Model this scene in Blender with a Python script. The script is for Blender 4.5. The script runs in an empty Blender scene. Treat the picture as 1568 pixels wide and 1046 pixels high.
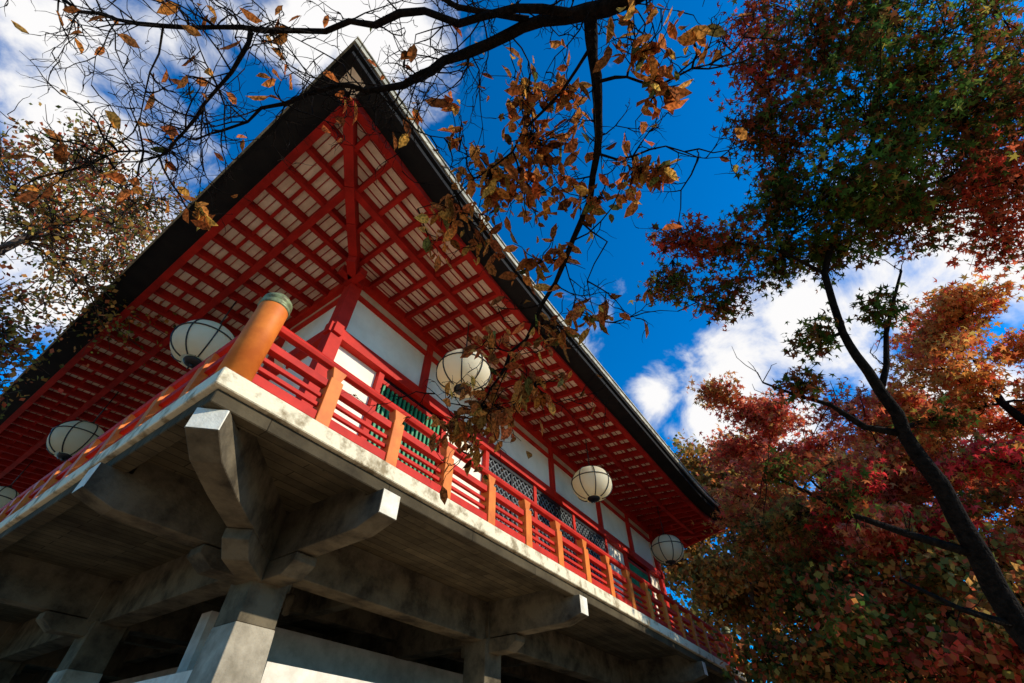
import bpy, bmesh, math, random
import numpy as np
from mathutils import Vector, Matrix
random.seed(7); rng=np.random.default_rng(7)
S=3.2; Z0=1.6      # building module (m) and eye height
def W(p): return (p[0]*S,p[1]*S,p[2]*S+Z0)
def I(p): return tuple(p)
scene=bpy.context.scene
# ---------------- camera
yaw=math.radians(35); pit=math.radians(46)
F=Vector((math.cos(pit)*math.cos(yaw),math.cos(pit)*math.sin(yaw),math.sin(pit)))
R=Vector((math.sin(yaw),-math.cos(yaw),0)); U=R.cross(F)
cd=bpy.data.cameras.new("camera"); cam=bpy.data.objects.new("camera",cd); scene.collection.objects.link(cam)
cam.matrix_world=Matrix(((R.x,U.x,-F.x,0),(R.y,U.y,-F.y,0),(R.z,U.z,-F.z,Z0),(0,0,0,1)))
cd.lens=15.61; cd.sensor_width=36; cd.clip_end=2000; cd.clip_start=0.05
scene.camera=cam
# ---------------- materials
def newmat(name):
    m=bpy.data.materials.new(name); m.use_nodes=True
    nt=m.node_tree; return m,nt,nt.nodes["Principled BSDF"]
def mat(name,c1,c2=None,rough=.6,scale=3,bump=.15,bscale=40,metal=0,stretch=(1,1,1),contrast=(.35,.65),det=4,spec=.3):
    m,nt,b=newmat(name); N=nt.nodes; L=nt.links
    tc=N.new("ShaderNodeTexCoord"); mp=N.new("ShaderNodeMapping"); mp.inputs["Scale"].default_value=stretch
    L.new(tc.outputs["Object"],mp.inputs[0])
    n=N.new("ShaderNodeTexNoise"); n.inputs["Scale"].default_value=scale; n.inputs["Detail"].default_value=det; n.inputs["Roughness"].default_value=.65
    L.new(mp.outputs[0],n.inputs["Vector"])
    r=N.new("ShaderNodeValToRGB"); r.color_ramp.elements[0].position=contrast[0]; r.color_ramp.elements[1].position=contrast[1]
    c2=c2 or tuple(x*.7 for x in c1)
    r.color_ramp.elements[0].color=(*c2,1); r.color_ramp.elements[1].color=(*c1,1)
    L.new(n.outputs["Fac"],r.inputs[0]); L.new(r.outputs[0],b.inputs["Base Color"])
    b.inputs["Roughness"].default_value=rough; b.inputs["Metallic"].default_value=metal; b.inputs["Specular IOR Level"].default_value=spec
    if bump>.1:
        n2=N.new("ShaderNodeTexNoise"); n2.inputs["Scale"].default_value=bscale; n2.inputs["Detail"].default_value=2
        L.new(mp.outputs[0],n2.inputs["Vector"])
        bp=N.new("ShaderNodeBump"); bp.inputs["Strength"].default_value=bump; bp.inputs["Distance"].default_value=.02
        L.new(n2.outputs["Fac"],bp.inputs["Height"]); L.new(bp.outputs[0],b.inputs["Normal"])
    return m
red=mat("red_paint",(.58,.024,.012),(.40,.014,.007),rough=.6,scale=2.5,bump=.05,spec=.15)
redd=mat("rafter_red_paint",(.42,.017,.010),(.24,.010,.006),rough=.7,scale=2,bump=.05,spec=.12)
orange=mat("orange_paint",(.74,.20,.025),(.55,.12,.016),rough=.55,scale=3,bump=.05,spec=.2,det=6)
white=mat("white_plaster",(.90,.78,.60),(.76,.64,.47),rough=.85,scale=1.2,bump=.11,contrast=(.3,.6),spec=.1)
soffw=mat("soffit_board",(.93,.78,.58),(.68,.52,.36),rough=.85,scale=2.2,bump=.05,spec=.1,det=6)
cream=mat("cream_plaster",(.68,.56,.40),(.52,.40,.27),rough=.8,scale=1.5,bump=.05,spec=.1)
conc=mat("edge_concrete",(.76,.66,.45),(.30,.23,.13),rough=.9,scale=3.2,bump=.4,bscale=25,contrast=(.36,.50),det=8,spec=.15)
black=mat("black_metal",(.012,.012,.013),(.02,.02,.02),rough=.4,bump=.03)
darkb=mat("eave_board",(.009,.009,.010),(.016,.015,.014),rough=.8,bump=.05,spec=.1)
fascia=mat("weathered_copper_edge",(.50,.45,.32),(.15,.14,.10),rough=.6,scale=6,bump=.2)
tile=mat("roof_tile",(.06,.07,.07),(.03,.035,.035),rough=.5,scale=8)
green=mat("green_slat_paint",(.02,.28,.10),(.015,.18,.07),rough=.5,bump=.05)
glass=mat("dark_interior",(.015,.015,.018),(.01,.01,.01),rough=.2,bump=.0)
bronze=mat("aged_bronze",(.26,.30,.14),(.12,.10,.05),rough=.5,scale=12,metal=.2)
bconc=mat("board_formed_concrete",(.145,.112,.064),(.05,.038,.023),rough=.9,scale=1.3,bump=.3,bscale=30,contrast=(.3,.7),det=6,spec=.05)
def boards():
    nt=bconc.node_tree; N=nt.nodes; L=nt.links; b=N["Principled BSDF"]
    tc=N.new("ShaderNodeTexCoord"); br=N.new("ShaderNodeTexBrick")
    br.inputs["Scale"].default_value=1; br.inputs["Brick Width"].default_value=1.8; br.inputs["Row Height"].default_value=.18
    br.inputs["Mortar Size"].default_value=.008; br.inputs["Color1"].default_value=(1,1,1,1); br.inputs["Color2"].default_value=(.6,.6,.6,1); br.inputs["Mortar"].default_value=(.25,.25,.25,1)
    L.new(tc.outputs["Object"],br.inputs["Vector"])
    src=b.inputs["Base Color"].links[0].from_socket
    mx=N.new("ShaderNodeMix"); mx.data_type='RGBA'; mx.blend_type='MULTIPLY'; mx.inputs[0].default_value=.9
    L.new(src,mx.inputs[6]); L.new(br.outputs["Color"],mx.inputs[7]); L.new(mx.outputs[2],b.inputs["Base Color"])
boards()
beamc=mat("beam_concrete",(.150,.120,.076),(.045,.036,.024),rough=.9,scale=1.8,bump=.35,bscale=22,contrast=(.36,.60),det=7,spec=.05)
beamend=mat("sunlit_beam_end",(.84,.78,.62),(.56,.50,.38),rough=.85,scale=3,bump=.2,spec=.1)  # sunlight on the beam ends painted in as a far paler concrete
bark=mat("bark",(.018,.013,.010),(.005,.004,.003),rough=1,scale=30,bump=.8,bscale=70,spec=.05)
barkg=mat("grey_bark",(.12,.09,.07),(.05,.035,.028),rough=.95,scale=12,bump=.8,bscale=50,spec=.1)
def leafmat(name,tr=.5):
    m=bpy.data.materials.new(name); m.use_nodes=True; nt=m.node_tree; N=nt.nodes; L=nt.links
    N.remove(N["Principled BSDF"])
    b=N.new("ShaderNodeBsdfDiffuse"); a=N.new("ShaderNodeAttribute"); a.attribute_name="Col"
    L.new(a.outputs["Color"],b.inputs["Color"])
    t=N.new("ShaderNodeBsdfTranslucent"); L.new(a.outputs["Color"],t.inputs["Color"])
    mx=N.new("ShaderNodeMixShader"); mx.inputs[0].default_value=tr
    L.new(b.outputs[0],mx.inputs[1]); L.new(t.outputs[0],mx.inputs[2]); L.new(mx.outputs[0],N["Material Output"].inputs["Surface"])
    return m
leafm=leafmat("autumn_leaf")
def spotted():
    m=leafmat("spotted_cherry_leaf",.45); nt=m.node_tree;N=nt.nodes;L=nt.links
    a=[n for n in N if n.type=='ATTRIBUTE'][0]
    tc=N.new("ShaderNodeTexCoord"); n=N.new("ShaderNodeTexNoise"); n.inputs["Scale"].default_value=70; n.inputs["Detail"].default_value=3
    L.new(tc.outputs["Object"],n.inputs["Vector"])
    mr=N.new("ShaderNodeMapRange"); mr.inputs["From Min"].default_value=.38; mr.inputs["From Max"].default_value=.6; mr.inputs["To Min"].default_value=.35; mr.inputs["To Max"].default_value=1.15
    L.new(n.outputs["Fac"],mr.inputs["Value"])
    vm=N.new("ShaderNodeVectorMath"); vm.operation='SCALE'; L.new(a.outputs["Color"],vm.inputs[0]); L.new(mr.outputs[0],vm.inputs["Scale"])
    for nd in N:
        if nd.type in('BSDF_DIFFUSE','BSDF_TRANSLUCENT'): L.new(vm.outputs[0],nd.inputs["Color"])
    return m
leafc=spotted()
# ---------------- mesh builder
class MB:
    def __init__(s): s.v=[];s.f=[];s.m=[]
    def add(s,vs,fs,m):
        b=len(s.v); s.v.extend(tuple(p) for p in vs)
        for f in fs: s.f.append([b+i for i in f]); s.m.append(m)
    def hexa(s,P,m):
        s.add(P,[(0,3,2,1),(4,5,6,7),(0,1,5,4),(1,2,6,5),(2,3,7,6),(3,0,4,7)],m)
    def box(s,a,b,m,T=None):
        T=T or (lambda x,y,z:(x,y,z))
        x0,y0,z0=a;x1,y1,z1=b
        s.hexa([T(*p) for p in [(x0,y0,z0),(x1,y0,z0),(x1,y1,z0),(x0,y1,z0),(x0,y0,z1),(x1,y0,z1),(x1,y1,z1),(x0,y1,z1)]],m)
    def beam(s,p0,p1,w,hh,m):
        p0=Vector(p0);p1=Vector(p1); d=(p1-p0).normalized()
        sd=d.cross(Vector((0,0,1)))
        if sd.length<1e-4: sd=Vector((1,0,0))
        sd.normalize(); up=sd.cross(d).normalized()
        sd*=w/2; up*=hh/2
        s.hexa([p0-sd-up,p0+sd-up,p1+sd-up,p1-sd-up,p0-sd+up,p0+sd+up,p1+sd+up,p1-sd+up],m)
    def prism(s,prof,o,A,wd,m,endm=None,endface=0):
        o=Vector(o);A=Vector(A).normalized();Wd=A.cross(Vector((0,0,1))).normalized()*wd/2
        n=len(prof)
        vs=[o+A*a+Vector((0,0,z))-Wd for a,z in prof]+[o+A*a+Vector((0,0,z))+Wd for a,z in prof]
        fs=[tuple(range(n)),tuple(range(2*n-1,n-1,-1))]+[(i,(i+1)%n,n+(i+1)%n,n+i) for i in range(n)]
        s.add(vs,fs,m)
        if endm is not None: s.m[-n+endface]=endm
    def tube(s,pts,rads,n,m):
        pts=[Vector(p) for p in pts]; vs=[]
        prev=None
        for i,p in enumerate(pts):
            d=(pts[min(i+1,len(pts)-1)]-pts[max(i-1,0)])
            d=d.normalized() if d.length>1e-6 else Vector((0,0,1))
            if prev is None: a=d.orthogonal().normalized()
            else:
                a=prev-d*prev.dot(d)
                a=a.normalized() if a.length>1e-4 else d.orthogonal().normalized()
            prev=a; b=d.cross(a)
            for k in range(n):
                t=2*math.pi*k/n; vs.append(p+(a*math.cos(t)+b*math.sin(t))*rads[i])
        fs=[]
        for i in range(len(pts)-1):
            for k in range(n):
                fs.append((i*n+k,i*n+(k+1)%n,(i+1)*n+(k+1)%n,(i+1)*n+k))
        fs.append(tuple(range(n-1,-1,-1))); fs.append(tuple((len(pts)-1)*n+k for k in range(n)))
        s.add(vs,fs,m)
    def lathe(s,c,prof,n,m):
        vs=[];fs=[]
        for r,z in prof:
            for k in range(n):
                t=2*math.pi*k/n; vs.append((c[0]+r*math.cos(t),c[1]+r*math.sin(t),c[2]+z))
        for i in range(len(prof)-1):
            for k in range(n):
                fs.append((i*n+k,i*n+(k+1)%n,(i+1)*n+(k+1)%n,(i+1)*n+k))
        s.add(vs,fs,m)
    def build(s,name,mats,parent=None,smooth=False,conv=W,bevel=0,recalc=True):
        me=bpy.data.meshes.new(name); me.from_pydata([conv(p) for p in s.v],[],s.f)
        for mm in mats: me.materials.append(mm)
        me.polygons.foreach_set("material_index",s.m)
        me.polygons.foreach_set("use_smooth",[smooth]*len(s.f))
        me.update()
        if recalc:
            bm=bmesh.new(); bm.from_mesh(me); bmesh.ops.recalc_face_normals(bm,faces=bm.faces); bm.to_mesh(me); bm.free()
        ob=bpy.data.objects.new(name,me); scene.collection.objects.link(ob)
        if parent: ob.parent=parent
        if bevel:
            bv=ob.modifiers.new("bevel",'BEVEL'); bv.width=bevel; bv.segments=1; bv.limit_method='ANGLE'
        return ob
def empty(name,loc=(0,0,0)):
    e=bpy.data.objects.new(name,None); scene.collection.objects.link(e); e.location=loc; return e
# ---------------- temple
temple=empty("temple_hall")
X0,Y0=.889,1.944; LX,LY=5.12,6.0
E=.94; ZW=2.56
sides=[(lambda a,d,z:(X0+a,Y0-d,z),LX),(lambda a,d,z:(X0-d,Y0+a,z),LY),
       (lambda a,d,z:(X0+LX+d,Y0+a,z),LY),(lambda a,d,z:(X0+a,Y0+LY+d,z),LX)]
def lift(s): s=max(0,s); return .32*max(0,1-s/2.1)**2
def ez(a,L): return 2.46+lift(min(a+E,L+E-a))
def soff(a,d,L): return ZW+(ez(a,L)-ZW)*d/E
mw=MB(); ms=MB(); mr=MB(); mf=MB()
for si,(T,L) in enumerate(sides):
    mw.box((-.0,-.05,.98),(L,-.015,2.6),0,T)
    mw.box((0,-.012,2.415),(L,-.006,2.50),2,T)
    mw.box((-.06,-.02,1.94),(L+.06,.040,2.02),1,T)
    mw.box((0,-.02,2.385),(L,.012,2.412),1,T)
    mw.box((-.05,-.03,2.49),(L+.05,.035,2.575),1,T)
    mw.box((0,-.02,1.0),(L,.03,1.09),1,T)
    mw.box((0,-.02,1.30),(L,.014,1.335),1,T)
    c=L/2
    for a in [.76,1.56,c,L-1.56,L-.76]: mw.box((a-.025,-.02,2.02),(a+.025,.022,2.49),1,T)
    lows=[c-1.035-1.134,c-1.035-.512,c-1.035,c-.345,c+.345,c+1.035,c+1.035+.512,c+1.035+1.134]
    for a in lows: mw.box((a-.022,-.02,1.09),(a+.022,.02,1.94),1,T)
    for a0,a1 in [(lows[0],lows[1]),(lows[-2],lows[-1])]:
        mw.box((a0+.022,-.014,1.337),(a1-.022,-.004,1.94),4,T)
        mw.box((a0+.022,-.004,1.87),(a1-.022,.012,1.90),1,T)
        n=15
        for i in range(n):
            x=a0+.03+(a1-a0-.06)*(i+.5)/n
            mw.box((x-.009,-.003,1.34),(x+.009,.012,1.868),3,T)
    for j in range(2,5):
        a0,a1=lows[j]+.022,lows[j+1]-.022
        mw.box((a0,-.014,1.092),(a1,-.008,1.94),4,T)
        st=.062; hh=.50; k=-hh; w=a1-a0
        mw.box((a0,-.007,1.36),(a1,.008,1.39),5,T)
        while k<w:
            for sgn in (1,-1):
                p=[[k if sgn>0 else k+hh,0],[k+hh if sgn>0 else k,hh]]
                sl=(p[1][1]-p[0][1])/(p[1][0]-p[0][0])
                for q in p:
                    if q[0]<0: q[1]-=sl*q[0]; q[0]=0
                    if q[0]>w: q[1]-=sl*(q[0]-w); q[0]=w
                if abs(p[0][0]-p[1][0])>.01:
                    dd=.002 if sgn>0 else .007
                    mw.beam(T(a0+p[0][0],dd,1.40+p[0][1]),T(a0+p[1][0],dd,1.40+p[1][1]),.004,.011,6)
            k+=st
        mw.box((a0,-.007,1.902),(a1,.012,1.938),5,T)
        mw.box(((a0+a1)/2-.012,-.007,1.0921),((a0+a1)/2+.012,.013,1.90),5,T)
    na=int((L+2*E)/.12); vs=[];fs=[]; nd=4
    for i in range(na+1):
        a=-E+(L+2*E)*i/na
        dm=max(0,-a,a-L)
        for j in range(nd+1):
            d=dm+(E-dm)*j/nd
            vs.append(T(a,d,soff(a,d,L)+.012))
    for i in range(na):
        for j in range(nd):
            k=i*(nd+1)+j; fs.append((k,k+1,k+nd+2,k+nd+1))
    ms.add(vs,fs,0)
    nr=int((L+1.56)/.172)
    for i in range(nr+1):
        a=-.78+(L+1.56)*i/nr
        dm=max(0,-a,a-L)
        if .80-dm<.03: continue
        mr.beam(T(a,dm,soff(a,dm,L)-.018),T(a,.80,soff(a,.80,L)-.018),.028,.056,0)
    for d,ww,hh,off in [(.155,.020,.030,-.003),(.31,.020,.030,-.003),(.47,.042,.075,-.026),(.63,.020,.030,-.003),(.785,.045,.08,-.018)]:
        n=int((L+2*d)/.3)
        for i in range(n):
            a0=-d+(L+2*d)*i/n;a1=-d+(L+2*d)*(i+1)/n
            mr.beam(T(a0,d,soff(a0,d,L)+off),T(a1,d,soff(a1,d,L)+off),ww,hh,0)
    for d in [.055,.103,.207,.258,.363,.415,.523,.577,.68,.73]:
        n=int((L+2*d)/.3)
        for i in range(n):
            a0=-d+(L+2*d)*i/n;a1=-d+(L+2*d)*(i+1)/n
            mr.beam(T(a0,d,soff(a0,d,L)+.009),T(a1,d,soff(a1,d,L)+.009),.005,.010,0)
    n=int((L+2*E)/.15)
    for i in range(n):
        q=[(a,ez(a,L)) for a in (-E+(L+2*E)*i/n,-E+(L+2*E)*(i+1)/n)]
        def seg(da,db,za,zb,m):
            P=[]
            for z_ in (za,zb):
                for (a,z),d,e0 in ((q[0],da,0),(q[1],da,1),(q[1],db,1),(q[0],db,0)):
                    aa=max(-d,min(L+d,a)) if (a<0 or a>L) else a
                    if i==0 and e0==0: aa=-d
                    if i==n-1 and e0==1: aa=L+d
                    P.append(T(aa,d,z+z_))
            mf.hexa(P,m)
        seg(.80,E,-.012,.035,0)
        seg(.86,E+.020,.036,.062,0)
        seg(.80,E+.030,.064,.105,1)
        seg(.80,E+.020,.107,.122,0)
        seg(.80,E+.034,.124,.136,1)
for (cx,cy,sx,sy) in [(X0,Y0,-1,-1),(X0,Y0+LY,-1,1),(X0+LX,Y0,1,-1),(X0+LX,Y0+LY,1,1)]:
    prev=None
    for k in range(6):
        d=.80*k/5; z=soff(-d,d,LX)-.035
        p=(cx+sx*d,cy+sy*d,z)
        if prev: mr.beam(prev,p,.055,.10,0)
        prev=p
    mr.beam((cx+sx*.02,cy+sy*.02,2.455),(cx+sx*.16,cy+sy*.16,2.455),.055,.07,0)
    mr.beam((cx-sx*.02,cy+sy*.045,2.45),(cx+sx*.15,cy+sy*.045,2.45),.05,.06,0)
    mr.beam((cx+sx*.045,cy-sy*.02,2.447),(cx+sx*.045,cy+sy*.15,2.447),.05,.06,0)
    mw.box((cx-.042,cy-.042,1.0),(cx+.042,cy+.042,2.56),1)
steel=mat("grey_lattice",(.16,.17,.17),(.09,.10,.10),rough=.5,bump=.05)
mw.build("walls",[white,red,cream,green,glass,black,steel],temple,bevel=.005)
ms.build("soffit_boards",[soffw],temple,smooth=True,recalc=False)
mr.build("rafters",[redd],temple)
mf.build("eave_edge",[darkb,fascia],temple)
mt=MB(); nx=ny=60; vs=[];fs=[]
ex0,ey0=X0-E-.03,Y0-E-.03; ex1,ey1=X0+LX+E+.03,Y0+LY+E+.03
for i in range(nx+1):
    for j in range(ny+1):
        x=ex0+(ex1-ex0)*i/nx;y=ey0+(ey1-ey0)*j/ny
        dx=min(x-ex0,ex1-x);dy=min(y-ey0,ey1-y)
        d=min(dx,dy);s_=max(dx,dy)
        vs.append((x,y,2.46+.137+lift(s_)*max(0,1-d/1.6)+.36*d+.075*d*d))
for i in range(nx):
    for j in range(ny):
        k=i*(ny+1)+j; fs.append((k,k+ny+1,k+ny+2,k+1))
mt.add(vs,fs,0)
xm=(ex0+ex1)/2
mt.beam((xm,ey0+3.3,5.0),(xm,ey1-3.3,5.0),.2,.3,0)
mt.build("tiled_roof",[tile],temple,smooth=True)
# ---------------- platform
PX0,PY0,PX1,PY1=.339,1.394,6.56,8.5
mp_=MB()
mp_.box((PX0+.02,PY0+.02,.945),(PX1-.02,PY1-.02,.990),1)
mp_.box((PX0+.091,PY0+.091,.991),(PX1-.091,PY1-.091,.998),0)
FZ=.932
mp_.box((PX0,PY0,FZ),(PX1,PY0+.09,1.0),0)
mp_.box((PX0,PY0+.0901,FZ),(PX0+.09,PY1,1.0),0)
mp_.box((PX1-.09,PY0+.0901,FZ),(PX1,PY1,1.0),0)
mp_.box((PX0+.09,PY1-.09,FZ),(PX1-.09,PY1,1.0),0)
mp_.box((PX0+.022,PY0+.022,.878),(PX1-.022,PY0+.085,FZ-.001),2)
mp_.box((PX0+.022,PY0+.0851,.878),(PX0+.085,PY1-.022,FZ-.001),2)
mp_.build("balcony_slab",[conc,bconc,bconc],temple,bevel=.012)
mb=MB()
CX=[1.12,2.74,5.0,6.0]; CY=[2.15,3.75,5.4,7.6]
prof1=[(-.012,.880),(-.012,.780),(.11,.745),(.9,.735),(.9,.95),(.10,.95),(.10,.880)]
prof2=[(.46,.733),(.46,.70),(.53,.655),(.9,.655),(.9,.733)]
for x in CX[:3]+[PX1-.55]:
    mb.prism(prof1,(x,PY0,0),(0,1,0),.096,0,1); mb.prism(prof2,(x,PY0,0),(0,1,0),.105,0)
for y in CY:
    mb.prism(prof1,(PX0,y,0),(1,0,0),.098,0,1); mb.prism(prof2,(PX0,y,0),(1,0,0),.107,0)
pd1=[(.07,.877),(.07,.80),(.19,.755),(.4,.742),(1.15,.742),(1.15,.952),(.19,.952),(.19,.877)]
pd2=[(.66,.740),(.66,.70),(.74,.65),(1.15,.65),(1.15,.740)]
mb.prism(pd1,(PX0,PY0,0),(1,1,0),.100,0,1); mb.prism(pd2,(PX0,PY0,0),(1,1,0),.100,0)
for y in CY: mb.box((1.0,y-.065,.72),(PX1-.3,y+.065,.951),0)
for x in CX: mb.box((x-.066,2.06,.717),(x+.066,PY1-.3,.9515),0)
for x in (1.9,3.87): mb.box((x-.04,2.2,.82),(x+.04,PY1-.3,.949),0)
for y in (2.95,4.6): mb.box((1.2,y-.04,.822),(PX1-.3,y+.04,.948),0)
for x in CX:
    for y in CY:
        w=.086
        mb.box((x-w,y-w,.50),(x+w,y+w,.73),0)
        b=w+.003;c=w+.035
        mb.hexa([(x-c,y-c,-.5),(x+c,y-c,-.5),(x+c,y+c,-.5),(x-c,y+c,-.5),(x-b,y-b,.499),(x+b,y-b,.499),(x+b,y+b,.499),(x-b,y+b,.499)],2)
mb.build("concrete_frame",[beamc,beamend,mat("sunlit_concrete_foot",(.46,.40,.30),(.20,.17,.12),rough=.9,scale=2,bump=.3,spec=.1,det=7)],temple,bevel=.008)  # column foot paler than its top: sunlight below the slab's shadow painted in
ml=MB()
ml.box((1.3,2.20,-.5),(5.9,2.27,.42),0)
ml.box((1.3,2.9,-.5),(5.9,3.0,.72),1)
ml.box((1.15,2.4,-.5),(1.22,8.2,.40),0)
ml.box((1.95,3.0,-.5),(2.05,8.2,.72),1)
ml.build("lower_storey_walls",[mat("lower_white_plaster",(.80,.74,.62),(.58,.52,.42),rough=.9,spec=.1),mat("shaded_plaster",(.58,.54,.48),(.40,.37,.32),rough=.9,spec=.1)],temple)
# ---------------- railing
mrail=MB()
def rail(T,L,a_first=.35):
    RH=1.31
    mrail.tube([T(a,0,RH) for a in (0,L)],[.022,.022],8,0)
    mrail.box((0,-.017,1.190),(L,.017,1.224),0,T)
    mrail.box((0,-.022,1.022),(L,.022,1.062),0,T)
    for z in (1.100,1.145): mrail.box((0,-.008,z-.009),(L,.008,z+.009),0,T)
    a=a_first
    while a<L-.1:
        mrail.box((a-.031,-.030,1.0),(a+.031,.030,1.236),1,T)
        P=[T(*p) for p in [(a-.019,-.02,1.236),(a+.019,-.02,1.236),(a+.019,.02,1.236),(a-.019,.02,1.236),(a-.036,-.024,1.294),(a+.036,-.024,1.294),(a+.036,.024,1.294),(a-.036,.024,1.294)]]
        mrail.hexa(P,1)
        a+=.365
ins=.055; cpx,cpy=PX0+ins,PY0+ins
rail(lambda a,d,z:(cpx+a,cpy-d,z),PX1-PX0-2*ins)
rail(lambda a,d,z:(cpx-d,cpy+a,z),PY1-PY0-2*ins)
rail(lambda a,d,z:(PX1-ins-d,cpy+a,z),PY1-PY0-2*ins)
mrail.build("balcony_railing",[red,orange],temple,bevel=.005)
mpst=MB()
for (x,y) in [(cpx,cpy),(PX1-ins,cpy),(cpx,PY1-ins),(PX1-ins,PY1-ins)]:
    mpst.lathe((x,y,1.0),[(0,0),(.056,0),(.056,.37)],28,0)
    mpst.lathe((x,y,1.0),[(.056,.37),(.060,.372),(.060,.383),(.053,.388),(.053,.402),(.059,.406),(.057,.42),(.046,.43),(.044,.438),(.034,.448),(0,.452)],28,1)
mpst.build("railing_posts",[orange,bronze],temple,smooth=True)
# ---------------- lanterns
lm=mat("lantern_paper",(.94,.86,.64),(.88,.78,.55),rough=.7,scale=4,bump=.05,spec=.1)
nt=lm.node_tree;b=nt.nodes["Principled BSDF"]
t=nt.nodes.new("ShaderNodeBsdfTranslucent"); t.inputs[0].default_value=(.97,.86,.60,1)
mx=nt.nodes.new("ShaderNodeMixShader"); mx.inputs[0].default_value=.5
nt.links.new(b.outputs[0],mx.inputs[1]);nt.links.new(t.outputs[0],mx.inputs[2]);nt.links.new(mx.outputs[0],nt.nodes["Material Output"].inputs["Surface"])
def lantern(x,y,z,top):
    m=MB(); r=.180;hh=.148
    ts=[math.pi*i/18 for i in range(2,17)]
    m.lathe((0,0,0),[(r*math.sin(t)**.85,-hh*math.cos(t)) for t in ts],32,0)
    for k_ in range(8):
        an=2*math.pi*k_/8+.2
        pts=[(math.cos(an)*(r+.003)*math.sin(t)**.85,math.sin(an)*(r+.003)*math.sin(t)**.85,-(hh+.002)*math.cos(t)) for t in ts]
        m.tube(pts,[.0048]*len(pts),5,1)
    pts=[(math.cos(a)*(r+.003),math.sin(a)*(r+.003),.02) for a in [2*math.pi*i/32 for i in range(33)]]
    m.tube(pts,[.0045]*33,5,1)
    m.lathe((0,0,0),[(.0,-.160),(.035,-.160),(.050,-.152),(.056,-.143),(.055,-.136)],20,1)
    m.lathe((0,0,0),[(.062,.130),(.066,.142),(.055,.155),(.02,.165),(.012,.185),(0,.187)],20,1)
    m.tube([(0,0,.18),(0,0,top-z)],[.005,.005],6,1)
    m.tube([(0,0,-.16),(0,0,-.178)],[.012,.006],8,1)
    ob=m.build("hanging_lantern",[lm,black],None,smooth=True,conv=lambda p:(p[0]*S,p[1]*S,p[2]*S))
    ob.location=W((x,y,z)); ob.rotation_euler=(0,0,x*1.7+y)
for x in (1.655,3.50,5.35): lantern(x,Y0-.385,2.017,2.54)
for y in (2.748,4.63,6.5): lantern(X0-.385,y,2.017,2.54)
sc=MB()
sc.beam((0,0,0),(-.08,-.02,0),.012,.012,0); sc.beam((-.13,-.10,-.01),(-.05,.02,.01),.045,.045,0); sc.beam((-.145,-.122,-.013),(-.13,-.10,-.01),.052,.052,1)
so=sc.build("security_camera",[white,black],None,conv=lambda p:(p[0]*S,p[1]*S,p[2]*S),bevel=.006); so.location=W((X0-.042,Y0+.25,1.75))
pl=MB(); pl.tube([(0,0,.14),(0,0,0)],[.003,.003],6,0); pl.lathe((0,0,0),[(0,.01),(.018,.005),(.022,-.03),(.016,-.06),(.02,-.09),(0,-.10)],12,0)
po=pl.build("pendant_lamp",[beamc],None,smooth=True,conv=lambda p:(p[0]*S,p[1]*S,p[2]*S)); po.location=W((1.55,2.6,.80))
# ---------------- ground
gm=mat("gravel_ground",(.50,.37,.24),(.34,.24,.15),rough=.95,scale=.6,bump=.6,bscale=30,spec=.05)
g=MB(); g.add([(-600,-600,0),(600,-600,0),(600,600,0),(-600,600,0)],[(0,1,2,3)],0); g.build("ground",[gm],None,conv=I)
# ---------------- leaves
def unit(a): return a/np.maximum(np.linalg.norm(a,axis=1,keepdims=True),1e-9)
st=[]
for i in range(10):
    an=math.radians(90+36*i); rr=[1,.30,.85,.28,.62,.22,.62,.28,.85,.30][i]
    st.append((rr*math.cos(an)*.62,rr*math.sin(an)*.62+.3,(-.12 if i%2==0 else .05)))
T_MAPLE=(np.array(st),[list(range(10))])
T_OVAL=(np.array([(0,0,0),(.20,.30,.06),(.20,.66,.04),(0,1,-.10),(-.20,.66,.04),(-.20,.30,.06)]),[[0,1,2,3],[0,3,4,5]])
T_DIA=(np.array([(0,0,0),(.42,.55,.06),(0,1,-.05),(-.40,.5,.05)]),[[0,1,2,3]])
def leaves(name,P,size,dirs,nrm,col,tmpl,parent,m=leafm):
    tv,tf=tmpl; P=np.asarray(P);N=len(P);K=len(tv)
    y=unit(dirs); z=nrm-y*np.sum(nrm*y,axis=1,keepdims=True); z=unit(z); x=np.cross(y,z)
    V=P[:,None,:]+size[:,None,None]*(tv[None,:,0,None]*x[:,None,:]+tv[None,:,1,None]*y[:,None,:]+tv[None,:,2,None]*z[:,None,:])
    V=V.reshape(-1,3)
    f=np.array(tf);nf,kk=f.shape
    idx=(f[None]+np.arange(N)[:,None,None]*K).reshape(-1)
    me=bpy.data.meshes.new(name); me.vertices.add(len(V)); me.vertices.foreach_set("co",V.ravel())
    me.loops.add(len(idx)); me.loops.foreach_set("vertex_index",idx.astype(np.int32))
    me.polygons.add(N*nf); me.polygons.foreach_set("loop_start",(np.arange(N*nf)*kk).astype(np.int32))
    me.update(calc_edges=True); me.validate()
    at=me.color_attributes.new("Col",'FLOAT_COLOR','POINT')
    c=np.ones((N,K,4));c[:,:,:3]=col[:,None,:]
    at.data.foreach_set("color",c.ravel())
    me.materials.append(m)
    ob=bpy.data.objects.new(name,me);scene.collection.objects.link(ob)
    if parent: ob.parent=parent
    return ob
def g3(): return Vector((random.gauss(0,1),random.gauss(0,1),random.gauss(0,1)))
def curve(p0,p1,n,jit,sag=0):
    p0=Vector(p0);p1=Vector(p1);L=(p1-p0).length;out=[];o=Vector((0,0,0))
    for i in range(n+1):
        t=i/n; o=o+g3()*jit*L/n**.5; w=math.sin(math.pi*t)
        out.append(p0.lerp(p1,t)+o*w+Vector((0,0,sag*L*w)))
    return out
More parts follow.
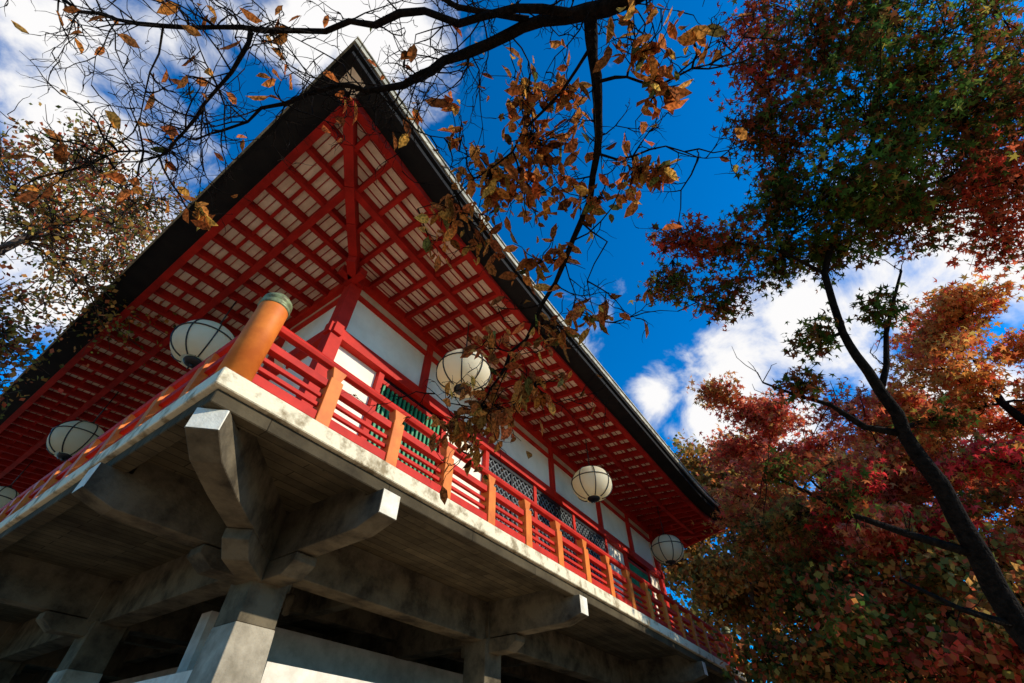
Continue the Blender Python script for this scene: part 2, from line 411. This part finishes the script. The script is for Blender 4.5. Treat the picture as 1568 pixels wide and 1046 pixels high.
def pick(pal,n,var=.25):
    cs=np.array([p[:3] for p in pal]);w=np.array([p[3] for p in pal],float);w/=w.sum()
    c=cs[rng.choice(len(pal),n,p=w)]
    return np.clip(c*(1+rng.normal(0,var,(n,1)))*(1+rng.normal(0,.08,(n,3))),.004,.9)
def crown(c,rad,n,r):
    out=[];tries=0
    while len(out)<n and tries<4000:
        tries+=1
        d=g3().normalized()*random.uniform(.25,1)**.5
        p=Vector((c[0]+d.x*rad[0],c[1]+d.y*rad[0],c[2]+d.z*rad[1]))
        if all((p-Vector(q[:3])).length>r*.75 for q in out): out.append((p.x,p.y,p.z,r*random.uniform(.8,1.25)))
    return out
def tree(name,trunk,rads,clumps,pal,tmpl,lsize,ntw,nlf,jit,barkm,flat=.6,leaf_up=1.2,twr=.006,pals=None,extra=None):
    e=empty(name); mb=MB(); 
    tw=[Vector(trunk[0])]; tr_=[rads[0]]
    for (a,ra),(b_,rb) in zip(list(zip(trunk,rads))[:-1],list(zip(trunk,rads))[1:]):
        a=Vector(a);b_=Vector(b_); L=(b_-a).length
        tw.append(a.lerp(b_,.5)+g3()*L*.04); tr_.append((ra+rb)/2); tw.append(b_); tr_.append(rb)
    mb.tube(tw,tr_,10,0)
    nodes=list(zip(tw,tr_))
    for pts_,r0,r1 in (extra or []):
        n=len(pts_)-1; rr=[r0+(r1-r0)*i/n for i in range(n+1)]
        mb.tube(pts_,rr,8,0); nodes+=[(Vector(p),q) for p,q in zip(pts_[1:],rr[1:])]
        for p in pts_[1:]:
            for _ in range(3):
                s=Vector(p); mb.tube(curve(s,s+g3().normalized()*random.uniform(.1,.35),4,.12),[.004,.0035,.003,.0025,.0015],3,0)
    P=[];Cc=[]
    for cl in sorted(clumps,key=lambda c:min((Vector(c[:3])-n[0]).length for n in nodes)):
        c=Vector(cl[:3]);r=cl[3]; dens=cl[4] if len(cl)>4 else 1; pl=cl[5] if len(cl)>5 else (random.choice(pals) if pals else pal)
        best=min(nodes,key=lambda n:(n[0]-c).length+(1.5*max(0,n[0].z-c.z)))
        Ln=(c-best[0]).length
        n=min(9,max(3,int(Ln/.4)))
        pts=curve(best[0],c,n,.09,.05); r0=min(best[1]*.6,.015+Ln*.018); r1=max(r0*.35,twr)
        rr=[r0+(r1-r0)*i/n for i in range(n+1)]
        mb.tube(pts,rr,6,0)
        for p,q in list(zip(pts,rr))[1:]: nodes.append((p,q))
        for k in range(max(2,int(ntw*dens))):
            s=pts[random.randint(max(1,n//2),n)]
            d=g3().normalized()*r*1.15*random.uniform(.2,1)**.6
            d.z*=flat; en=c+d
            tp=curve(s,en,4,.10); mb.tube(tp,[twr*1.6,twr*1.3,twr,twr*.8,twr*.5],3,0)
            m=int(nlf*random.uniform(.4,1.5))
            if m<1: continue
            t=rng.uniform(.35,1.08,m)*4
            i0=np.clip(t.astype(int),0,3); fr=(t-i0)[:,None]
            A=np.array([list(p) for p in tp])
            P.append(A[i0]*(1-fr)+A[i0+1]*fr+rng.normal(0,1,(m,3))*jit*np.array([1,1,flat]))
            Cc.append(pick(pl,m)*random.uniform(.6,1.35))
    P=np.concatenate(P);Cc=np.concatenate(Cc);N=len(P)
    nr=rng.normal(0,1,(N,3))+leaf_up*np.array([.15,-.55,.75])
    di=rng.normal(0,1,(N,3)); di[:,2]-=.5
    leaves(name+"_foliage",P,lsize*rng.uniform(.6,1.25,N),di,nr,np.clip(Cc,.003,.9),tmpl,e)
    mb.build(name+"_branches",[barkm],e,smooth=True,conv=I,recalc=False)
# near maple
nt_=[(4.7,-1.0,-.1),(4.5,-.8,1.2),(4.01,-.68,2.28),(3.79,-.69,2.6),(3.54,-.7,2.94),(3.36,-.67,3.21),(3.17,-.67,3.43),(3.05,-.66,3.66),(2.95,-.66,3.8),(2.78,-.76,4.2),(2.73,-1.08,4.62),(2.64,-1.49,5.06),(2.53,-1.97,5.56)]
RD=[(.50,.06,.03,3),(.56,.13,.05,3),(.34,.05,.02,2),(.14,.12,.03,1.5)]
GR=[(.065,.12,.02,4),(.10,.15,.025,3),(.24,.08,.02,1.5),(.14,.06,.02,2),(.36,.32,.05,.6)]
DK=[(.20,.06,.02,3),(.34,.07,.025,2),(.08,.11,.02,4),(.46,.13,.04,1),(.32,.28,.05,.5)]
nc=[(1.74,-.97,5.27,.36,.8,RD),(1.68,-1.41,5.34,.48,1,DK),(2.22,-2.04,5.89,.6,1.2,GR),(2.17,-2.08,5.23,.55,1.1,GR),(2.79,-2.76,5.69,.62,1.2,DK),
(2.14,-.95,4.99,.38,.9,DK),(2.04,-1.35,4.9,.46,1,GR),(2.64,-1.92,5.31,.58,1.3,DK),(2.59,-2.02,4.82,.5,1.2,DK),(2.4,-.75,4.76,.32,.9,GR),(2.32,-.95,4.48,.42,1.2,GR),(2.51,-1.32,4.56,.42,1.2,GR),
(3.4,-2.04,5.18,.52,1.3,DK),(3.4,-2.37,5.09,.48,1.2,RD),(2.38,-.33,4.49,.26,.7,DK),(2.17,0,4.47,.22,.5,RD),(2.3,.21,4.25,.17,.5,DK),(2.68,-.14,4.28,.22,.6,DK),(2.75,-.58,4.47,.3,.8,GR),
(2.85,-1.0,4.49,.34,.8,GR),(3.26,-1.53,4.74,.34,.8,DK),(3.73,-2.08,4.66,.3,.7,RD),(2.96,-.49,3.84,.17,.35,GR),(3.08,-.94,4.0,.15,.3,GR),(1.62,-1.23,6.0,.28,.7,RD),(3.33,-2.92,5.45,.62,1.2,RD),(2.34,-2.86,6.2,.6,1,DK),(1.75,-2.02,6.2,.55,1,DK),
(3.0,-.29,3.55,.18,.35,DK),(3.16,.05,3.1,.15,.25,DK),(3.55,-.93,3.34,.22,.35,DK),(1.9,-1.7,5.6,.5,1,GR),(2.9,-2.4,5.2,.5,1.2,GR),(1.85,-.9,4.95,.3,.7,DK),(3.35,-.2,2.9,.2,.25,DK),(3.0,-1.5,4.9,.45,1,DK),(3.1,-2.1,4.6,.4,.9,RD),(2.45,-1.6,4.75,.4,1,GR),(3.7,-2.6,5.0,.45,1,RD)]
ex=[([(3.36,-.67,3.21),(3.27,-.5,3.28),(3.12,-.38,3.42),(3.0,-.22,3.5),(2.92,-.08,3.62)],.024,.006),
    ([(3.79,-.69,2.6),(3.6,-.42,2.72),(3.45,-.2,2.84),(3.24,0,2.98),(3.12,.16,3.1)],.028,.006),
    ([(3.17,-.67,3.43),(3.22,-.8,3.62),(3.2,-.92,3.85),(3.2,-1.1,4.1),(3.3,-1.3,4.4)],.022,.008),
    ([(4.01,-.68,2.28),(3.75,-.45,2.35),(3.6,-.25,2.5)],.022,.008),
    ([(2.78,-.76,4.2),(2.6,-.6,4.4),(2.4,-.35,4.48),(2.25,-.1,4.47)],.014,.005),
    ([(2.73,-1.08,4.62),(2.95,-1.5,4.8),(3.2,-2.0,5.0),(3.35,-2.6,5.3)],.022,.008)]
tree("japanese_maple_tree",nt_,[.09,.08,.066,.058,.048,.040,.033,.028,.024,.022,.02,.018,.014],nc,DK,T_MAPLE,.066,30,30,.05,bark,flat=.6,twr=.0028,leaf_up=.6,extra=ex)
# background trees
pa=[(.52,.27,.06,4),(.42,.22,.06,3),(.60,.19,.05,2),(.20,.17,.04,2)]
pb=[(.80,.15,.08,4),(.82,.22,.10,3),(.66,.08,.05,2),(.66,.28,.08,2)]
pb2=[(.80,.28,.08,4),(.70,.20,.06,3),(.55,.32,.08,2),(.80,.14,.08,2)]
pc=[(.85,.30,.06,4),(.78,.20,.05,3),(.66,.34,.08,3),(.75,.11,.05,2)]
pc2=[(.82,.16,.06,4),(.70,.11,.05,3),(.80,.27,.07,2)]
pdd=[(.78,.05,.05,4),(.62,.05,.04,3),(.20,.16,.03,1.5),(.45,.24,.05,2)]
pd2_=[(.48,.24,.06,3),(.30,.22,.05,3),(.62,.14,.05,2),(.16,.16,.04,2)]
pe=[(.10,.14,.03,4),(.20,.18,.04,3),(.42,.14,.04,2),(.56,.11,.05,2)]
pe2=[(.60,.09,.05,4),(.46,.16,.05,2),(.20,.17,.04,2)]
pg=[(.14,.12,.035,3),(.28,.17,.05,2),(.42,.13,.05,2)]
def stem(c,top,off=(0,0)):
    return [(c[0]+off[0],c[1]+off[1],-.2),(c[0]+off[0]*.6+.2,c[1]+off[1]*.6-.2,top*.3),(c[0],c[1],top*.6),(c[0]+.3,c[1]-.2,top*.88)]
c=(28.2,4.5,12.6); tree("oak_tree",stem(c,17,(1,-1)),[.4,.3,.2,.08],crown(c,(4.2,5.2),34,1.7)+[(29,0,12,1.8),(30,-2,14,1.8),(27,2,16,1.2)],pa,T_DIA,.29,26,34,.35,barkg,flat=.75,twr=.015,leaf_up=.8)
c=(19.4,-.8,9.8); tree("red_maple_tree",stem(c,13,(1,1)),[.3,.22,.16,.06],crown(c,(4.2,3.1),32,1.3)+[(15.3,1.1,12.5,.9),(16.2,.6,12.0,1.0),(19.6,-4.4,11.9,1.3),(17.2,0,12.2,1.0)],pb,T_MAPLE,.27,26,24,.20,bark,flat=.5,twr=.012,leaf_up=.8,pals=[pb,pb,pb2])
c=(18.2,-6.6,10.0); tree("orange_maple_tree",stem(c,14,(0,-1)),[.3,.22,.16,.06],crown(c,(3.4,4.0),36,1.2)+[(15.1,-6.3,12.6,.8),(16.2,-7,12.8,1.1),(17,-5.2,12.4,1.0)],pc,T_MAPLE,.24,27,25,.18,bark,flat=.5,twr=.012,leaf_up=.8,pals=[pc,pc,pc2])
c=(17.6,-1.8,6.6); tree("crimson_maple_tree",stem(c,8,(1,0)),[.25,.2,.12,.05],crown(c,(5.2,1.7),32,1.1),pdd,T_MAPLE,.24,27,25,.14,bark,flat=.33,twr=.010,leaf_up=.8,pals=[pdd,pdd,pd2_,pb])
c=(18.2,-1.2,4.0); tree("mixed_maple_tree",stem(c,6,(0,1)),[.25,.2,.12,.05],crown(c,(5.4,2.4),40,1.2),pe,T_DIA,.18,28,34,.18,bark,flat=.6,twr=.008,leaf_up=.8,pals=[pe,pe,pe2,pd2_])
c=(-1.7,11.8,10.0); tree("autumn_cherry_tree",[(-3.4,11.5,-.2),(-3.2,11.6,3),(-2.7,11.8,6),(-2.1,11.9,9),(-1.6,12,12.5)],[.3,.24,.16,.10,.04],crown(c,(2.4,4.2),36,.95)+[(-.9,11.2,6.6,.9,2),(-.8,11,7.6,.8,2),(-1.6,11.5,7.2,.9,2),(-1.2,11.4,5.8,.8,2),(-1.5,11.2,8.2,.9,1.6)],[(.46,.20,.05,4),(.32,.22,.05,4),(.52,.14,.05,2),(.18,.17,.04,3),(.45,.08,.04,1.5)],T_DIA,.105,28,13,.14,barkg,flat=.8,twr=.011,leaf_up=.8)
# distant forest mass
P=[];Cc=[]
for i in range(150):
    a=math.radians(random.uniform(-60,22)); dist=random.uniform(34,48)
    hh=random.uniform(7,15) if dist>38 else random.uniform(4,10)
    c=np.array([dist*math.cos(a),dist*math.sin(a),0])
    m=170; d=unit(rng.normal(0,1,(m,3)))*rng.uniform(.5,1,(m,1))*np.array([3,3,hh*.52]); 
    P.append(c+d+np.array([0,0,hh*.5])); Cc.append(pick(pg,m)*random.uniform(.5,1.2))
P=np.concatenate(P);Cc=np.concatenate(Cc);N=len(P)
leaves("distant_forest",P,rng.uniform(.5,1.1,N),rng.normal(0,1,(N,3)),rng.normal(0,1,(N,3)),np.clip(Cc,.003,.8),T_DIA,None)
# ---------------- cherry overhead
ch=empty("cherry_tree"); cb=MB()
limbs={
'a':([(.64,-1.05,4.6),(.59,-.65,4.27),(.55,-.35,4.14),(.51,-.18,4.15),(.48,-.10,4.19),(.40,.10,4.29),(.355,.265,4.30),(.30,.475,4.295),(.26,.63,4.38),(.23,.78,4.32),(.19,.96,4.39),(.12,1.09,4.38),(.015,1.22,4.46),(-.06,1.42,4.48),(-.175,1.74,4.53),(-.235,2.03,4.49),(-.30,2.225,4.495)],.050,.005),
'b':([(.50,-.19,4.16),(.35,.07,4.20),(.22,.33,4.30),(.04,.58,4.44),(-.065,.84,4.455),(-.20,1.09,4.49),(-.40,1.37,4.50),(-.565,1.60,4.57),(-.75,1.87,4.63),(-.92,2.07,4.66),(-1.09,2.27,4.75),(-1.335,2.49,4.89)],.024,.008),
'c':([(-.43,1.42,4.49),(-.39,1.52,4.43),(-.36,1.725,4.33),(-.34,1.93,4.27),(-.33,2.08,4.185),(-.33,2.19,4.12),(-.44,2.31,4.14),(-.50,2.43,4.12)],.014,.004),
'd':([(.485,-.11,4.19),(.64,-.03,4.10),(.785,.03,4.02),(.94,.11,3.99),(1.09,.23,3.95),(1.25,.40,3.87),(1.38,.59,3.80),(1.505,.83,3.70),(1.61,1.02,3.59),(1.675,1.24,3.48),(1.79,1.51,3.38),(1.94,1.785,3.25)],.030,.005),
'e':([(.72,0,4.02),(.77,-.125,3.98),(.88,-.235,3.95),(.90,-.385,3.95),(.955,-.50,3.90)],.009,.003),
'f':([(.60,-.05,4.14),(.68,.17,4.10),(.73,.44,4.12),(.78,.70,4.07),(.79,.95,4.06),(.73,1.21,4.10)],.010,.003),
'g':([(1.01,.155,3.98),(1.15,.01,4.02),(1.22,-.16,4.06),(1.36,-.28,4.02)],.008,.003),
'h':([(1.25,.40,3.87),(1.40,.325,3.79),(1.525,.53,3.72),(1.76,.60,3.63)],.006,.002),
'i':([(1.67,1.17,3.52),(1.84,1.11,3.42),(2.06,1.10,3.40)],.006,.002),
'j':([(.36,.15,4.29),(.12,.415,4.335),(-.09,.59,4.40)],.018,.009),
'k':([(-.75,1.87,4.63),(-.64,2.04,4.45),(-.52,2.19,4.27),(-.34,2.28,4.22)],.006,.002),
'l':([(.15,1.04,4.38),(.44,.98,4.33),(.55,.87,4.30),(.72,.76,4.22)],.006,.002),
'm':([(1.79,1.51,3.38),(1.63,1.68,3.41),(1.49,1.74,3.49)],.005,.002)}
cb.tube([(-1.3,-2.2,-.1),(-1.2,-2.1,1.2),(-.9,-1.9,2.6),(-.2,-1.5,3.9),(.64,-1.05,4.6)],[.2,.15,.12,.09,.051],10,0)
LP=[];allp=[]
def wob(pts,amt):
    out=[Vector(pts[0])]
    for a,b in zip(pts[:-1],pts[1:]):
        a=Vector(a);b=Vector(b);L=(b-a).length
        out.append(a.lerp(b,.5)+g3()*L*amt); out.append(b)
    return out
def twig(p,d,L,r,lv,leafp=0):
    n=5;pts=[Vector(p)];dd=Vector(d).normalized()
    for i in range(n):
        dd=(dd+g3()*.28).normalized(); pts.append(pts[-1]+dd*L/n)
        if lv>0 and random.random()<.75:
            twig(pts[-1],(dd+g3()*.9).normalized(),L*random.uniform(.35,.65),r*.65,lv-1,leafp)
    cb.tube(pts,[r*(1-.7*i/n) for i in range(n+1)],4,0)
    for q in pts[1:]:
        if random.random()<leafp: LP.append(tuple(q))
for k_,(pts,r0,r1) in limbs.items():
    w=wob(pts,.05); n=len(w)
    cb.tube(w,[(r0+(r1-r0)*(i/(n-1))**.8)*random.uniform(.88,1.14) for i in range(n)],8,0)
    for i in range(2,n):
        allp.append(w[i])
        big=k_ in 'abc'
        for _ in range(2 if big else 1):
            if random.random()<(.9 if big or k_ in 'k' else .6):
                d=(w[i]-w[i-1]).normalized()
                twig(w[i],(d*.6+Vector((random.gauss(0,1),random.gauss(0,1),random.gauss(-.2,.8)))).normalized(),random.uniform(.2,.55),.0052,2,.009 if big else .02)
chc=[(.66,-.26,4.005,.15,56),(.90,-.185,3.91,.14,40),(.78,-.44,4.005,.09,12),(.69,.13,4.18,.15,42),(.58,.34,4.29,.18,44),(.86,.40,4.17,.26,150),(.87,.72,4.13,.23,110),(1.24,.02,3.95,.20,84),(1.015,.55,3.97,.20,90),(.86,1.03,4.10,.20,60),(1.14,.30,3.87,.16,40),(1.35,.725,3.88,.22,52),(1.70,.63,3.66,.14,34),(1.63,.82,3.61,.17,44),(1.835,1.41,3.40,.26,120),(1.76,1.67,3.31,.22,64),(1.84,1.11,3.42,.2,70),(-.015,2.075,3.80,.16,14),(-.47,1.73,4.21,.03,2),(-.67,2.35,3.89,.16,9),(-.62,2.72,3.78,.1,6),(-.32,2.335,3.90,.1,8),(-.175,1.51,4.38,.15,6),(.60,.77,4.31,.15,20),(1.06,1.0,3.96,.16,34),(-.68,1.61,4.58,.08,3),(.95,1.29,4.02,.12,14),(1.5,1.25,3.62,.16,34),(1.98,1.66,3.18,.12,16)]
for (x,y,z,r,n) in chc:
    c=Vector((x,y,z)); b=min(allp,key=lambda q:(q-c).length)
    pts=curve(b,c,5,.08); cb.tube(pts,[.006,.0055,.005,.0045,.004,.003],5,0)
    nt2=max(2,n//4)
    for i in range(nt2):
        en=c+g3().normalized()*r*random.uniform(.5,1.3)
        tp=curve(pts[random.randint(2,5)],en,4,.1); cb.tube(tp,[.0035,.003,.0028,.0025,.0015],4,0)
        for j in range(max(1,round(n/nt2))): LP.append(tuple(tp[random.randint(1,4)]+g3()*.02))
LP=np.array(LP);N=len(LP)
di=rng.normal(0,.55,(N,3));di[:,2]-=.8
palc=[(.72,.24,.05,4),(.58,.16,.04,4),(.80,.36,.07,2),(.36,.12,.03,3),(.18,.17,.04,.6)]
leaves("cherry_tree_leaves",LP,.108*rng.uniform(.5,1.25,N),di,rng.normal(0,1,(N,3))+np.array([.15,-.5,.3]),pick(palc,N,.28),T_OVAL,ch,leafc)
cb.build("cherry_tree_branches",[bark],ch,smooth=True,conv=I,recalc=False)
# ---------------- world
w=bpy.data.worlds.new("World");scene.world=w;w.use_nodes=True
nt=w.node_tree;N_=nt.nodes;Lk=nt.links
sky=N_.new("ShaderNodeTexSky");sky.sky_type='NISHITA';sky.sun_disc=False
sund=Vector((.30,-.85,.455)).normalized()
sky.sun_elevation=math.asin(sund.z);sky.sun_rotation=math.atan2(sund.x,sund.y);sky.air_density=1.0;sky.dust_density=.2;sky.ozone_density=2.0
tint=N_.new("ShaderNodeMix");tint.data_type='RGBA';tint.blend_type='MULTIPLY';tint.inputs[0].default_value=1
tint.inputs[7].default_value=(.50,1.05,1.55,1);Lk.new(sky.outputs[0],tint.inputs[6])
hs=N_.new("ShaderNodeHueSaturation");hs.inputs["Saturation"].default_value=1.2;hs.inputs["Value"].default_value=1.0
Lk.new(tint.outputs[2],hs.inputs["Color"])
bg=N_["Background"];bg.inputs[1].default_value=.148;Lk.new(hs.outputs[0],bg.inputs[0])
tc=N_.new("ShaderNodeTexCoord")
blobs=[(-.289,.629,.722,.23),(-.197,.68,.706,.26),(-.135,.626,.768,.2),(-.15,.488,.86,.2),(-.075,.368,.927,.2),(-.03,.28,.959,.17),(-.1,.761,.641,.28),(.782,.181,.596,.07),(.802,.009,.597,.12),(.779,-.113,.617,.15),(.771,-.278,.572,.2),(.744,-.388,.545,.23),(.846,.085,.527,.12),(.853,-.219,.473,.3)]
acc=None
for bx,by,bz,rad in blobs:
    vm=N_.new("ShaderNodeVectorMath");vm.operation='DISTANCE';Lk.new(tc.outputs["Generated"],vm.inputs[0]);vm.inputs[1].default_value=(bx,by,bz)
    mr_=N_.new("ShaderNodeMapRange");mr_.inputs["From Min"].default_value=0;mr_.inputs["From Max"].default_value=rad*1.5;mr_.inputs["To Min"].default_value=1;mr_.inputs["To Max"].default_value=0
    Lk.new(vm.outputs["Value"],mr_.inputs["Value"])
    if acc is None: acc=mr_.outputs[0]
    else:
        mm=N_.new("ShaderNodeMath");mm.operation='MAXIMUM';Lk.new(acc,mm.inputs[0]);Lk.new(mr_.outputs[0],mm.inputs[1]);acc=mm.outputs[0]
nz=N_.new("ShaderNodeTexNoise");nz.inputs["Scale"].default_value=5.5;nz.inputs["Detail"].default_value=7;nz.inputs["Roughness"].default_value=.58;nz.inputs["Distortion"].default_value=.3
Lk.new(tc.outputs["Generated"],nz.inputs["Vector"])
m1=N_.new("ShaderNodeMath");m1.operation='MULTIPLY_ADD';Lk.new(nz.outputs["Fac"],m1.inputs[0]);m1.inputs[1].default_value=2.8;m1.inputs[2].default_value=-1.6
m2=N_.new("ShaderNodeMath");m2.operation='ADD';Lk.new(acc,m2.inputs[0]);Lk.new(m1.outputs[0],m2.inputs[1])
m3=N_.new("ShaderNodeMapRange");m3.interpolation_type='SMOOTHSTEP';m3.inputs["From Min"].default_value=.12;m3.inputs["From Max"].default_value=.70;Lk.new(m2.outputs[0],m3.inputs["Value"])
bg2=N_.new("ShaderNodeBackground");bg2.inputs[0].default_value=(.94,.93,.93,1);bg2.inputs[1].default_value=1.05
mx=N_.new("ShaderNodeMixShader");Lk.new(m3.outputs[0],mx.inputs[0]);Lk.new(bg.outputs[0],mx.inputs[1]);Lk.new(bg2.outputs[0],mx.inputs[2]);Lk.new(mx.outputs[0],N_["World Output"].inputs[0])
sl=bpy.data.lights.new("sun",'SUN');sl.energy=5.0;sl.angle=math.radians(.5);sl.color=(1,.92,.78)
so_=bpy.data.objects.new("sun",sl);scene.collection.objects.link(so_)
so_.rotation_euler=sund.to_track_quat('Z','Y').to_euler()
scene.view_settings.view_transform='Standard';scene.view_settings.look='None';scene.view_settings.exposure=0
